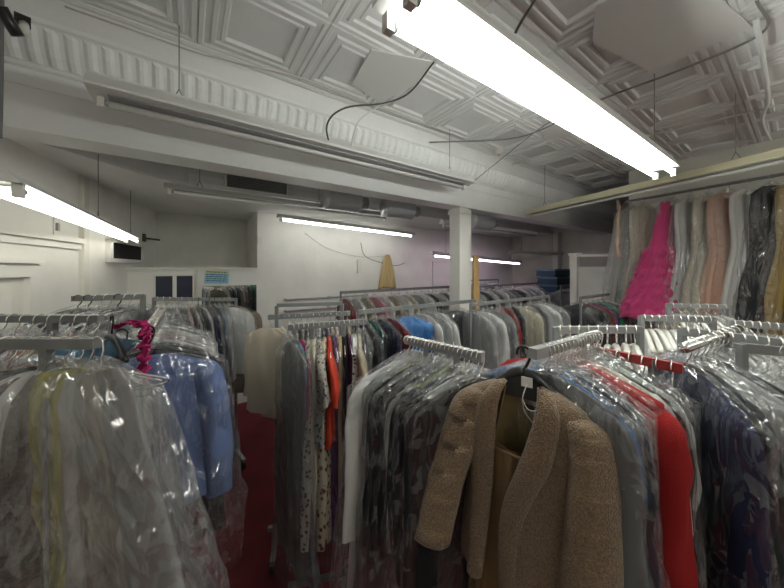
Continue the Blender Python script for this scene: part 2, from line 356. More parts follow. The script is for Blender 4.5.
wire('power_cord', [c_(535,0,1.3), c_(520,24,1.05), c_(513,38,.9)], .006, M_CORD, 'short dark cord dropping to the lit lamp')
wire('ceiling_conduit', [c_(756,20,1.3), c_(763,60,1.3), c_(768,100,1.3), c_(762,120,1.3), c_(770,140,1.3)], .012, M_TIN, 'painted pipe run on the ceiling at far right', 'pipe')
wire('power_cord', [at(205,147,3.3), at(200,160,3.2), at(190,185,3.05), at(186,194,3.0)], .008, M_WALLD, 'cord hanging down to the slim unlit lamp')
wire('wall_cable', [UV(1.5,4.54,2.45), UV(1.9,4.54,2.22), UV(2.5,4.54,2.1), UV(3.1,4.54,2.13)], .0035, mat('faint_cable', (.35,.35,.33), .6), 'thin cable drooping across the white back wall', 'cable')
wire('wall_cable', [UV(2.5,4.54,2.35), UV(2.62,4.54,2.1), UV(3.2,4.54,1.95), UV(3.5,4.54,2.0)], .0045, M_CORD, 'dark cable curving down beside the pink lit lamp', 'cable')
# spotlight arm top left
t = thing('spotlight_bracket', 'dark metal bracket arm at the top left of the ceiling', 'bracket', c_(18, 12, 1.12))
o0 = Vector(c_(18,12,1.12))
MB().tube([Vector(p)-o0 for p in (c_(0,6,1.10), c_(9,22,1.06), c_(18,36,1.02))], .022, 8).build('arm', M_BLACK, t, True)
MB().bar(Vector(c_(14,17,1.14))-o0, Vector(c_(31,24,1.14))-o0, .05, .03).build('ceiling_plate', M_BLACK, t)
MB().tube([Vector(p)-o0 for p in (c_(24,24,1.12), c_(24,33,1.05))], .016, 8).build('bulb_socket', M_WHITEP, t, True)
# vertical conduit at far left
wire('wall_conduit', [at(2,0,1.35), at(1,90,1.35), at(0,138,1.35)], .008, M_STEEL, 'dark vertical conduit at the far left edge', 'conduit')
# smoke detector
t = thing('smoke_detector', 'small round white smoke detector on the ceiling by the beam', 'smoke detector', c_(499,152,1.32))
MB().tube([(0,0,.03),(0,0,0),(0,0,-.012),(0,0,-.03)], [.055,.055,.05,.03], 20).build('detector_body', M_WHITEP, t, True)
MB().tube([(0,0,-.028),(0,0,-.036)], .016, 12).build('detector_cap', M_STEELL, t, True)
# repair patches on the tin ceiling
def patch(P, lab):
    c = Vector(P[0]); bot = [Vector(p)-c for p in P]; top = [p+Vector((0,0,.008)) for p in bot]; n = len(P)
    V = bot+top; F = [tuple(range(n)), tuple(range(2*n-1, n-1, -1))]+[(i, (i+1)%n, n+(i+1)%n, n+i) for i in range(n)]
    o = mk('ceiling_patch', V, F, mat('patch_paint', (.76,.76,.74), .5, bump=.12, bscale=5), None, False); o.location = c; tag(o, lab, 'ceiling patch')
hh = CZ-EYE-.022
patch([c_(371,50,hh), c_(433,62,hh), c_(415,85,hh), c_(380,103,hh), c_(352,84,hh)], 'flat grey patch between stamped tiles above the looped cord')
patch([c_(596,5,hh), c_(690,-30,hh), c_(752,28,hh), c_(650,72,hh), c_(592,42,hh)], 'large flat patch over tiles right of the lit lamp')
patch([c_(738,-30,hh), c_(800,-30,hh), c_(800,-3,hh), c_(757,3,hh)], 'small flat patch at the upper right corner of the ceiling')
patch([c_(540,110,hh), c_(560,97,hh), c_(590,118,hh), c_(575,135,hh), c_(545,140,hh)], 'small flat patch behind the lit lamp over the tiles')

# boards, sign and mirror on the partition
def uvthing(name, lab, cat, u0, u1, z0, z1, v, th, m, frame=None):
    c = UV((u0+u1)/2, v, (z0+z1)/2); t = thing(name, lab, cat, c); hu = (u1-u0)/2; hz = (z1-z0)/2
    MB().uvbox(-hu, hu, -th, 0, -hz, hz).build(name+'_panel', m, t)
    if frame:
        f = MB(); w = .02
        for a in ((-hu-w,hu+w,hz,hz+w),(-hu-w,hu+w,-hz-w,-hz),(-hu-w,-hu,-hz,hz),(hu,hu+w,-hz,hz)): f.uvbox(a[0],a[1],-th-.012,0,a[2],a[3])
        f.build(name+'_frame', frame, t)
    return t
uvthing('navy_board', 'dark navy panel on the partition, left one of the pair', 'panel', -.33, -.165, 1.50, 1.80, 4.555, .02, M_NAVY, M_WALLD)
uvthing('navy_board', 'dark navy panel on the partition, right one of the pair', 'panel', -.125, .04, 1.50, 1.80, 4.555, .02, M_NAVY, M_WALLD)
M_MIRR = mat('mirror_glass', (.82, .85, .84), .02, metal=1)
uvthing('wall_mirror', 'tall frameless mirror on the partition below the blue sign', 'mirror', .14, .80, .35, 1.66, 4.553, .012, M_MIRR)
sg = thing('paper_sign', 'light blue paper sign with yellow header taped above the mirror', 'sign', UV(.31, 4.545, 1.775))
sg.rotation_euler = (R(0), R(4), 0)
MB().uvbox(-.14, .14, -.004, 0, -.085, .055).build('sign_sheet', mat('blue_paper', (.30,.55,.68), .7), sg)
MB().uvbox(-.14, .14, -.004, 0, .055, .085).build('sign_header', mat('yellow_paper', (.60,.62,.28), .7), sg)
wr = MB(); random.seed(3)
for k, zz in enumerate((.069, .035, .008, -.02, -.047)):
    u = -.12
    while u < .11:
        w = random.uniform(.012, .035); wr.uvbox(u, min(.12, u+w), -.006, -.004, zz-.006, zz+.006); u += w+.008
wr.build('sign_writing', mat('sign_ink', (.05,.10,.16), .7), sg)
# small things on the left wall and corner
t = thing('junction_box', 'small white switch box on the upper left wall', 'electrical box', UV(LW(2.9)+.03, 3.35, 2.22))
MB().uvbox(-.04,.06,-.05,.05,-.1,.07).build('box_body', M_WHITEP, t); MB().uvbox(.06,.075,-.02,.02,-.03,.03).build('box_switch', M_STEELL, t)
t = thing('wall_bracket', 'rusty metal bracket on the left wall by the alcove corner', 'bracket', UV(-.50, 5.05, 2.30))
MB().uvbox(-.04,.03,-.07,.07,-.05,.05).build('bracket_plate', mat('rusty_metal', (.10,.085,.05), .7, bump=.6, bscale=60), t)
MB().tube([Vector((0,0,0)), Vector(UV(.18,0,-.02))], .012, 8).build('bracket_pin', M_CORD, t, True)
t = thing('wall_outlet', 'small box on the edge of the white back wall', 'electrical box', UV(.84, 4.55, 2.30)); MB().uvbox(-.03,.03,-.03,0,-.05,.05).build('outlet_box', M_WHITEP, t)
t = thing('wall_outlet', 'small white box on the back wall beside the tan draped cloth', 'electrical box', UV(2.47, 4.55, 1.93)); MB().uvbox(-.04,.04,-.03,0,-.12,.12).build('outlet_box', M_WHITEP, t)
# faint panel door on the back wall right of the cloth
uvthing('wall_hatch', 'white framed hatch on the back wall under the pink lit lamp', 'hatch', 4.25, 4.95, 1.3, 2.02, 4.555, .015, M_WALL, M_WALLD)
# wood plank leaning on the column
t = thing('wood_plank', 'tall pine board standing against the right side of the column', 'board', UV(2.90, 2.34, 0))
mb = MB(); mb.uvbox(-.045,.045,-.012,.012,0,2.06); mb.uvbox(.045,.06,-.012,.012,.9,1.72); mb.build('board', M_WOOD, t)
# wall mounted rails on the back wall
def wallrail(z, u0, u1, lab):
    t = thing('wall_rail', lab, 'rail', UV(u0, 4.45, z)); L_ = u1-u0
    MB().tube([(0,0,0), UV(L_,0,0)], .015, 10).build('rail_bar', M_STEELL, t, True)
    for u in (0, L_/2, L_): MB().tube([UV(u,0,0), UV(u,.11,0)], .02, 8).build('rail_bracket', M_STEELL, t, True)
wallrail(1.42, 1.2, 2.6, 'grey wall rail under the white lit lamp, upper one')
wallrail(1.25, 1.2, 2.6, 'grey wall rail under the white lit lamp, lower one')

# ---------------------------------------------------------------- garments: shared part meshes
def sgnpow(x, p): return np.sign(x)*np.abs(x)**p
def body_mesh(W, T, L, HW, HT, amp, seed, waist=.95, kf=5, neck=.055, n=56, rows=30, drop=.065, flare=1.0):
    rs = np.random.RandomState(seed); th = np.linspace(0, 2*np.pi, n, endpoint=False); P = np.zeros((rows, n, 3))
    ph = rs.rand(8)*6.28
    s_top = np.linspace(0, 1, 7); top = [( -.098-drop*s**1.25, neck+(W-neck)*s, T*(.55+.45*s)) for s in s_top]
    rr = []
    for z, w, t in top: rr.append((z, w, t, 0))
    z0 = top[-1][0]; m = rows-len(rr)
    for i in range(1, m+1):
        s = i/m
        w = W*(1-s)*1.0+HW*s**flare if flare == 1 else W+(HW-W)*s**flare
        w *= 1-(1-waist)*math.exp(-((s-.38)/.18)**2)
        t = T+(HT-T)*s**flare
        rr.append((z0-L*s, w*(1 if s > .08 else .985), t, s))
    for i, (z, w, t, s) in enumerate(rr):
        x = w*sgnpow(np.cos(th), .9); y = t*sgnpow(np.sin(th), .8)
        a = amp*(.25+.75*s)
        f = a*(np.sin(kf*x/max(w, .05)*1.7+ph[0]+s*.8)+.6*np.sin((kf*2.1)*x/max(w, .05)+ph[1]+s*2)+.5*vnoise(x*14+seed, z*5, np.sign(y)*2.3+seed))
        f2 = a*.5*vnoise(x*20+9, z*9, np.sin(th)+seed)
        P[i, :, 0] = x+.3*f*np.sign(np.cos(th))*np.abs(np.cos(th))
        P[i, :, 1] = y+f*.8+f2
        P[i, :, 2] = z+.006*np.sin(3*th+ph[3])*s
    V, F = loft(P); F.append(tuple(range(n)))
    return V, F
def sleeve_mesh(side, W, T, L, r0, r1, seed, out=.05, fwd=0.0, n=20, rows=18, dz=-.163, amp=.006):
    rs = np.random.RandomState(seed+side); th = np.linspace(0, 2*np.pi, n, endpoint=False); P = np.zeros((rows, n, 3)); ph = rs.rand(4)*6.28
    for i in range(rows):
        s = i/(rows-1)
        cx = side*(W-.035+out*min(1, s*3)**.7*.6+out*.4*s); cy = -fwd*s+.006*math.sin(s*4+ph[0]); cz = dz+.01-L*s
        r = r0+(r1-r0)*s
        if s < .16: r = r0*math.sqrt(max(.02, 1-((.16-s)/.17)**2)); 
        ry = min(r, T*1.05+.004)
        f = amp*np.sin(3*th+ph[1]+s*6)*s**.3+amp*vnoise(np.cos(th)*2+seed, np.sin(th)*2, s*7)
        P[i, :, 0] = cx+(r+f)*np.cos(th); P[i, :, 1] = cy+(ry+f)*np.sin(th); P[i, :, 2] = cz+.008*np.sin(th+ph[2])
    V, F = loft(P); F.append(tuple(range(n))); return V, F
def film_mesh(W, T, L, seed, n=72, rows=46, flare=1.10, crumple=.016, drop=.07):
    rs = np.random.RandomState(seed+50); th = np.linspace(0, 2*np.pi, n, endpoint=False); P = np.zeros((rows, n, 3)); ph = rs.rand(6)*6.28
    for i in range(rows):
        if i < 9:
            s = i/8; z = -.055-(.10+drop-.05)*s**1.1; w = .012+(W-.012)*s**.9; t = .010+(T-.010)*s; a = s*.55
        else:
            s = (i-8)/(rows-9); z = -.105-drop-(L)*s; w = W*(1+(flare-1)*s); t = T*(1+.25*s); a = .55+.45*s
        x = w*sgnpow(np.cos(th), .85); y = t*sgnpow(np.sin(th), .8)
        cr = 1-2*np.abs(vnoise(x*9+seed*3, z*6, np.sin(th)*1.4+seed))
        cr2 = 1-2*np.abs(vnoise(x*22+seed, z*13+4, np.sin(th)*2.5))
        pl_ = np.sin(x/max(w, .03)*6+ph[0]+z*3)*.5+np.sin(x/max(w, .03)*13+ph[1])*.3
        d = crumple*a*(cr*.8+cr2*.4+pl_*.7)
        P[i, :, 0] = x+d*np.cos(th)*.9; P[i, :, 1] = y+d*sgnpow(np.sin(th), .6)+crumple*a*.6*vnoise(x*4, z*3, seed*1.7)
        P[i, :, 2] = z+.015*np.sin(4*th+ph[2])*(i/rows)
    V, F = loft(P)
    F = [f for f in F]
    return V, F
def hanger_meshes(kind):
    """shoulder bar, then hook; origin is the top of the rail the hook rides on"""
    r = .0022 if kind == 'wire' else .0035
    hk = []
    for k in range(11):
        q = R(200-k*22); hk.append((0, .0, 0) if False else (.019*math.cos(q), 0, -.016+.019*math.sin(q)))
    hk += [(.014, 0, -.045), (.002, 0, -.062), (0, 0, -.09)]
    h = MB().tube(curve_pts(hk, 3), r, 6)
    b = MB()
    if kind == 'wire':
        pts = [(0,0,-.088),(-.05,0,-.105),(-.19,0,-.158),(-.2,0,-.168),(-.17,0,-.172),(0,0,-.172),(.17,0,-.172),(.2,0,-.168),(.19,0,-.158),(.05,0,-.105),(0,0,-.088)]
        b.tube(pts, .0022, 6)
    else:
        for s in (-1, 1):
            b.tube(curve_pts([(0,0,-.088),(s*.06,0,-.098),(s*.13,0,-.125),(s*.2,.0,-.158)], 4), [.012]*9+[.013]*3+[.011], 8)
    return (b.V, b.F), (h.V, h.F)
def base_mesh(name, VF, smooth=True):
    me = bpy.data.meshes.new(name); me.from_pydata([tuple(map(float, v)) for v in VF[0]], [], [tuple(int(i) for i in f) for f in VF[1]]); me.update()
    if smooth: me.polygons.foreach_set('use_smooth', [True]*len(me.polygons))
    me.materials.append(None); return me
KINDS = {  # W, T, L, HW, HT, amp, waist, kf, sleeve(L, r0, r1) , flare
    'coat':   dict(W=.215, T=.030, L=.80, HW=.25, HT=.045, amp=.010, waist=.93, kf=4, sl=(.58, .062, .05)),
    'jacket': dict(W=.205, T=.028, L=.52, HW=.215, HT=.038, amp=.009, waist=.94, kf=4, sl=(.54, .06, .048)),
    'shirt':  dict(W=.20, T=.020, L=.60, HW=.22, HT=.028, amp=.011, waist=.97, kf=5, sl=(.50, .055, .04)),
    'blouse': dict(W=.185, T=.022, L=.48, HW=.21, HT=.03, amp=.013, waist=.93, kf=6, sl=(.25, .055, .06)),
    'dress':  dict(W=.165, T=.024, L=.98, HW=.24, HT=.055, amp=.016, waist=.72, kf=7, sl=None),
    'slip':   dict(W=.085, T=.030, L=1.0, HW=.12, HT=.05, amp=.016, waist=1, kf=4, sl=None, fw=.11, ff=1.9),
    'gown':   dict(W=.15, T=.035, L=1.30, HW=.25, HT=.11, amp=.026, waist=.75, kf=8, sl=None, fw=.10, ff=2.2),
}
TPL = {}
def template(kind, thin, var, filmlen):
    key = (kind, thin, var, filmlen)
    if key in TPL: return TPL[key]
    k = KINDS[kind]; T_ = k['T']*thin; parts = {}
    bk = ('b', kind, thin, var)
    if bk not in TPL:
        TPL[bk] = (base_mesh(kind+'_body', body_mesh(k['W'], T_, k['L'], k['HW'], k['HT']*thin, k['amp']*min(1, .4+.6*thin), var*7+3, k['waist'], k['kf'], drop=.062)),
                   [base_mesh(kind+'_sleeve', sleeve_mesh(s, k['W'], T_, k['sl'][0], k['sl'][1], k['sl'][2], var*5+2, out=.045, fwd=.02)) for s in (-1, 1)] if k['sl'] else [])
    b, sl = TPL[bk]
    film = base_mesh('film', film_mesh(k.get('fw', k['W'])+.045, T_+.022*min(1, thin)+.006, filmlen, var*3+1, flare=k.get('ff', 1.18), crumple=.026*min(1, .45+.55*thin))) if filmlen else None
    TPL[key] = (b, sl, film); return TPL[key]
HG = {}
for k_ in ('wire', 'plastic'):
    a_, b_ = hanger_meshes(k_); HG[k_] = (base_mesh('hanger', a_), base_mesh('hook', b_))
def put(name, me, m, parent, label=None):
    o = bpy.data.objects.new(name, me); COL.objects.link(o); o.parent = parent
    o.material_slots[0].link = 'OBJECT'; o.material_slots[0].material = m
    if label: o['label'] = label
    return o
def garment(kind, fabric, pos, yaw, label, group, film=1, filmlen=None, thin=1.0, var=0, hanger='wire', hm=None, name=None, cat=None, tilt=0, scale=1, filmmat=None, hook2=None):
    if filmlen is None: filmlen = (KINDS[kind]['L']+.16) if film is not None else 0
    if film is None: filmlen = 0
    b, sl, fm = template(kind, thin, var, round(filmlen, 2))
    t = thing(name or kind, label, cat or kind, pos, yaw, group); t.rotation_euler[1] = tilt; t.scale = scale if isinstance(scale, tuple) else (scale,)*3
    put('bodice' if kind in ('dress', 'gown', 'slip') else 'body', b, fabric, t)
    for s in sl: put('sleeve', s, fabric, t)
    hgm, hkm = HG['wire' if hanger == 'wire' else 'plastic']
    mm = hm or (M_WIRE if hanger == 'wire' else (M_BLACK if hanger == 'black' else M_WHITEP))
    h = put('hanger', hgm, mm, t); put('hook', hkm, M_WIRE if hanger != 'black' else M_BLACK, h)
    if fm: put('plastic_cover', fm, filmmat or M_FILM[film], t)
    return t
FAB = {}
def fab(name, c, **k):
    k.setdefault('rough', .85); k.setdefault('bump', .35); k.setdefault('bscale', 350); k.setdefault('spec', .25)
    FAB[name] = mat('fabric_'+name.replace(' ', '_'), c, **k); return FAB[name]
for n_, c in {'black': (.012,.012,.014), 'charcoal': (.035,.038,.042), 'navy': (.015,.02,.055), 'grey': (.16,.165,.17), 'light grey': (.36,.36,.36),
              'white': (.72,.72,.70), 'cream': (.62,.57,.42), 'beige': (.45,.37,.26), 'bone': (.56,.51,.42), 'tan': (.33,.24,.14), 'brown': (.12,.07,.035), 'taupe': (.22,.18,.14),
              'red': (.27,.012,.012), 'dark red': (.16,.012,.02), 'coral': (.55,.13,.08), 'orange red': (.60,.06,.03), 'pink': (.62,.22,.30), 'magenta': (.45,.03,.15),
              'hot pink': (.62,.05,.20), 'pale pink': (.60,.42,.40), 'periwinkle blue': (.135,.19,.36), 'sky blue': (.03,.20,.56), 'steel blue': (.06,.17,.27), 'pale blue': (.33,.42,.55),
              'teal': (.01,.12,.10), 'green': (.02,.22,.10), 'mint': (.42,.55,.44), 'olive': (.11,.11,.045), 'yellow': (.62,.58,.16), 'lime': (.42,.50,.14),
              'purple': (.08,.03,.14), 'plum': (.07,.02,.05), 'champagne': (.58,.44,.30), 'peach': (.66,.42,.32), 'gold': (.42,.29,.10), 'dark green': (.012,.035,.022)}.items(): fab(n_, c)
fab('white dotted', (.66,.66,.64), kind='dots', col2=(.05,.04,.05), pscale=28)
fab('floral print', (.52,.46,.34), kind='print', col2=(.16,.05,.05), pscale=34)
fab('grey print', (.42,.40,.36), kind='print', col2=(.08,.09,.09), pscale=45)
fab('silver sequin', (.50,.50,.46), rough=.3, metal=.5, bump=1.0, bscale=220)
fab('gold sequin', (.45,.33,.15), rough=.3, metal=.5, bump=1.0, bscale=220)
fab('ivory lace', (.66,.62,.50), bump=1.0, bscale=120)
fab('grey melange', (.26,.23,.20), kind='weave', col2=(.12,.10,.085), pscale=60, stretch=(1,1,8))
ORD = ['first','second','third','fourth','fifth','sixth','seventh','eighth','ninth','tenth','eleventh','twelfth','thirteenth','fourteenth','fifteenth','sixteenth','seventeenth','eighteenth','nineteenth','twentieth','twenty-first','twenty-second','twenty-third','twenty-fourth','twenty-fifth','twenty-sixth','twenty-seventh','twenty-eighth']
def row(a, b, items, where, group, perp=None, thin=.5, film=1, jit=5, hanger='wire', yawfan=(0, 0), hmix=None, seed=1, scale=1.0, cover='in plastic'):
    """hang items along the rail a->b; items: 'colour kind' strings, first at a"""
    rs = random.Random(seed); a = Vector(a); b = Vector(b); d = b-a; n = len(items)
    yaw0 = math.atan2(d.y, d.x)+math.pi/2 if perp is None else perp
    for i, it in enumerate(items):
        f = (i+.5)/n; p = a+d*f; p.z += .019*0
        opt = {}
        if isinstance(it, tuple): it, opt = it[0], dict(it[1])
        colr, kind = it.rsplit(' ', 1)
        yw = yaw0+R(yawfan[0]+(yawfan[1]-yawfan[0])*f)+R(rs.uniform(-jit, jit))+R(opt.pop('turn', 0))
        flm = opt.pop('film', film); hg = opt.pop('hanger', hanger if not hmix else rs.choice(hmix))
        cv = cover if flm is not None else 'uncovered'
        garment(kind, FAB[colr], p, yw, '%s %s %s, %s %s' % (colr, kind, cv, ORD[i], where), group, film=flm, thin=opt.pop('thin', thin), var=rs.randint(0, 2), hanger=hg, scale=opt.pop('scale', scale*rs.uniform(.97, 1.03)), tilt=R(rs.uniform(-2, 2)), **opt)

def rack(name, a, b, lab, w=.022, h=.032, m=M_STEEL, round_=False, ups=(1, 1), foot=.24, top=None, mid=True, upm=None, inset=0):
    """garment rail: hang bar from a to b (z is the bar's top), uprights, a low cross rail, feet and casters"""
    a = Vector(a); b = Vector(b); t = thing('garment_rack', lab, 'garment rack', (a.x, a.y, 0)); o = Vector((a.x, a.y, 0))
    A = a-o; B = b-o; d = (B-A).normalized(); n = Vector((-d.y, d.x, 0)); up = Vector((0, 0, 1)); upm = upm or m
    mb = MB()
    if round_: mb.tube([A-up*w/2, B-up*w/2], w/2, 14)
    else: mb.bar(A-up*h/2, B-up*h/2, w, h)
    mb.build('hang_bar', m, t, round_)
    for u_, q in zip(ups, (A+(B-A)*inset, B+(A-B)*inset)):
        if not u_: continue
        zt = top or q.z
        MB().bar(Vector((q.x, q.y, .06)), Vector((q.x, q.y, zt-.004)), .021, .021).build('upright', upm, t)
        MB().bar(q*1-up*(q.z-.08)-n*foot, q-up*(q.z-.08)+n*foot, .03, .03).build('foot', upm, t)
        for s in (-1, 1):
            c = q-up*(q.z-.035)+n*foot*s*.9
            MB().tube([c-d*.012, c+d*.012], .034, 14).build('caster', M_BLACK, t, True)
    if mid and all(ups): MB().bar(A-up*(A.z-.1), B-up*(B.z-.1), .025, .025).build('base_rail', upm, t)
    if top: MB().bar(Vector((A.x, A.y, top))+(B-A)*inset, Vector((B.x, B.y, top))+(A-B)*inset, .025, .025).build('top_rail', upm, t)
    return t

# ================================================================= LEFT FOREGROUND
RA0, RA1 = at(-70, 338, .76), at(97, 338, .76)
rack('garment_rack', RA0, RA1, 'grey square rail nearest at lower left, full of wire hangers', w=.025, h=.027, ups=(0, 1), inset=.3)
RB0, RB1 = at(-60, 315, 1.10), at(101, 315, 1.10)
rack('garment_rack', RB0, RB1, 'grey square rail behind the nearest left rail', w=.025, h=.027, ups=(0, 1), inset=.3)
G1 = 'garments on the nearest left rail'
def g1(px, kind, colr, yaw, lab, **k):
    p = at(px, 338, .76); garment(kind, FAB[colr], p, R(yaw), lab, G1, **k)
g1(-62, 'shirt', 'white', 78, 'white shirt in plastic at the left end of the nearest left rail', film=1, thin=.7)
g1(-35, 'jacket', 'black', 75, 'black jacket in plastic near the left end of the nearest left rail', film=0, thin=.7)
g1(-10, 'blouse', 'white', 70, 'white blouse in hazy plastic at the picture edge, nearest left rail', film=2, thin=.7, var=1)
g1(8, 'jacket', 'black', 66, 'black jacket showing between white tops on the nearest left rail', film=0, thin=.6, var=2)
# skirt suit: white top over a grey melange skirt
g1(48, 'blouse', 'white', 32, 'white top in plastic over a greyish woven dress, nearest left rail', film=1, thin=1, var=0, filmlen=.45, scale=.85)
g1(40, 'dress', 'grey melange', 34, 'grey-brown woven dress below the white top, nearest left rail', film=None, thin=1.5, var=1, scale=.93)
g1(18, 'jacket', 'coral', 40, 'coral pink jacket seen just under the hooks, nearest left rail', film=0, thin=.4, var=1, scale=.8)
g1(27, 'jacket', 'black', 38, 'black jacket just behind the woven dress, nearest left rail', film=0, thin=.4, var=2, scale=.8)
g1(64, 'slip', 'yellow', 14, 'narrow yellow dress on the nearest left rail', film=0, thin=1.0, var=0, name='slip_dress', cat='dress', tilt=R(-1), scale=.86)
g1(76, 'slip', 'white', 8, 'narrow white dress in plastic right of the yellow one', film=1, thin=.9, var=1, name='slip_dress', cat='dress', tilt=R(-4), scale=1.0)
g1(86, 'slip', 'bone', 2, 'narrow bone dress in plastic right of the narrow white one', film=0, thin=.8, var=2, name='slip_dress', cat='dress', tilt=R(-9), scale=.9)
g1(96, 'slip', 'light grey', -6, 'narrow light grey dress in crinkled plastic, last on the nearest left rail', film=1, thin=.5, var=1, filmlen=1.2, name='slip_dress', cat='dress', tilt=R(-14), scale=.9)
row(RB0, RB1, ['navy coat','white shirt','coral jacket','grey jacket','magenta blouse','navy jacket','purple blouse','charcoal coat','coral blouse','gold blouse','light grey shirt','steel blue jacket'],
    'from the left on the second left rail', 'garments on the second left rail', thin=.5, film=0, yawfan=(0, -25), seed=3)
# chrome rail
C0 = Vector((-.66, .70, 1.66)); C1 = Vector((-1.40, 1.76, 1.66)); C0 = C1+(C0-C1)*.62
rack('garment_rack', C0, C1, 'thick chrome round rail beside the blue jacket', w=.034, round_=True, m=M_CHROME, upm=M_STEEL, ups=(0, 1), inset=.3)
dC = (C1-C0)
yC = math.atan2(dC.y, dC.x)-math.pi/2
row(C0+dC*.02, C1, [('periwinkle blue jacket', dict(hanger='black', thin=1.5, scale=1.06, film=0, turn=2)), ('black coat', dict(film=0, thin=.8)), ('pale pink jacket', dict(film=1)), 'black jacket',
    'white shirt', 'pink dress', ('light grey coat', dict(film=2)), 'cream blouse', 'white blouse', 'charcoal jacket', 'white shirt', 'grey coat'],
    'along the chrome rail from the near end', 'garments on the chrome rail', perp=yC, thin=.7, film=1, hmix=['wire', 'wire', 'black'], seed=8)
# long film that covers the blue jacket
pB = C0+dC*.06
# black garment with magenta scarf trim at the rail
garment('jacket', FAB['black'], Vector(at(122, 330, 1.22)), R(25), 'black jacket with fuchsia ruffled trim beside the chrome rail', 'garments on the chrome rail', film=None, thin=1.0, var=1, hanger='black')
rs_ = random.Random(5); mb = MB()
q0 = Vector(at(128, 326, 1.08)); pts = [Vector((.02+.05*min(1, i/5)+rs_.uniform(-.005, .005), rs_.uniform(-.006, .006)-.004*i*.3, .012-abs(i-3)*.0-max(0, i-3)*.017)) for i in range(20)]
pts = [Vector((-.05, .02, -.01)), Vector((-.02, .0, .012))]+pts
cp_ = curve_pts(pts, 3); rr = [.008+.007*rs_.random() for _ in cp_]
Pn = np.zeros((len(cp_), 7, 3))
for i_, p_ in enumerate(cp_):
    for k_ in range(7):
        w_ = (k_/6-.5)*.045; Pn[i_, k_] = (p_.x+w_*.8+.004*math.sin(i_*1.7+k_), p_.y-.012*math.sin(i_*.9+k_*1.4)-.006*math.cos(i_*2.3), p_.z+.25*w_+.003*math.sin(i_*2.9+k_*2))
V, F = loft(Pn, False); o = mk('scarf', V, F, FAB['magenta']); so_ = o.modifiers.new('t', 'SOLIDIFY'); so_.thickness = .003; o.location = q0; tag(o, 'crinkled fuchsia scarf trim beside the chrome rail', 'scarf')
def empty_hanger(pos, yaw, lab, scale=1, tilt=0):
    t = thing('clothes_hanger', lab, 'hanger', pos, yaw); t.scale = (scale,)*3; t.rotation_euler[1] = tilt
    put('shoulder_bar', HG['plastic'][0], M_BLACK, t); put('hook', HG['plastic'][1], M_BLACK, t)
empty_hanger(C0+dC*.13, yC+R(4), 'empty black hanger above the blue jacket', 1.08)
empty_hanger(Vector(at(112, 316, 1.12)), R(-35), 'empty black hanger behind the nearest left hooks', .9)
# rear-left racks
A3, B3 = at(73, 296, 1.75), at(143, 294, 1.75)
rack('garment_rack', A3, B3, 'short grey rail between the door and the chrome rail', ups=(0, 1))
row(A3, B3, ['light grey coat', 'white shirt', 'black coat', 'pale blue blouse', 'white shirt', 'charcoal coat', 'grey jacket'], 'on the short rail near the door', 'garments on the short rail near the door', thin=.6, film=1, seed=21, yawfan=(-30, -30), hmix=['wire', 'black'])
A4, B4 = at(154, 297, 2.45), at(236, 298, 2.9)
rack('garment_rack', A4, B4, 'grey rail standing before the navy panels and the mirror')
row(A4, B4, ['black coat', 'white shirt', 'grey jacket', 'white blouse', 'charcoal jacket', 'pale pink blouse', 'light grey shirt', 'black jacket', 'white shirt', 'navy coat', 'grey coat', 'pale blue blouse', 'light grey coat', ('white shirt', dict(turn=45)), ('taupe coat', dict(turn=60, film=None, thin=1))],
    'from the left on the rail before the mirror', 'garments on the rail before the mirror', thin=.7, film=1, seed=22, hmix=['wire', 'black', 'wire'])

# ================================================================= CENTRE LEFT
A5, B5 = at(268, 315, 2.0), at(350, 311, 2.15)
rack('garment_rack', A5, B5, 'tall grey frame rack behind the colourful dresses', top=1.64, inset=.1)
row(A5, B5, [('bone shirt', dict(turn=62, film=None, thin=1.2, scale=.9)), ('cream shirt', dict(turn=50, film=None, thin=1, scale=.95)), ('white shirt', dict(turn=20, film=None)), 'light grey shirt', 'grey coat', 'charcoal coat', 'black coat', 'grey dress', 'white dress', 'navy coat', 'taupe coat', 'pale pink blouse', 'grey jacket', 'beige blouse'],
    'from the left on the tall frame rack', 'garments on the tall frame rack', thin=.6, film=1, seed=31)
A6, B6 = at(288, 324.6, 1.64), at(366, 319, 1.74)
rack('garment_rack', A6, B6, 'front rail carrying the colourful dresses near the middle', inset=.3)
row(at(290, 324.5, 1.64), B6, [('grey dress', dict(turn=24, scale=1.1, film=1)), ('steel blue dress', dict(turn=18, film=None, scale=1.08)), ('magenta dress', dict(film=None, turn=12, scale=1.05)), ('grey print dress', dict(film=None)), ('cream dress', dict(film=0)), ('grey print blouse', dict(film=None)),
    ('floral print dress', dict(film=None)), ('orange red blouse', dict(film=None)), ('purple dress', dict(film=0)), ('tan dress', dict(film=None)), ('black dress', dict(film=None)), ('plum dress', dict(film=None)), ('white dotted dress', dict(film=None, thin=1.1)), ('beige blouse', dict(film=0)), ('charcoal dress', {})],
    'from the left on the front dress rail', 'dresses on the front dress rail', thin=.8, film=0, seed=33, scale=.95)
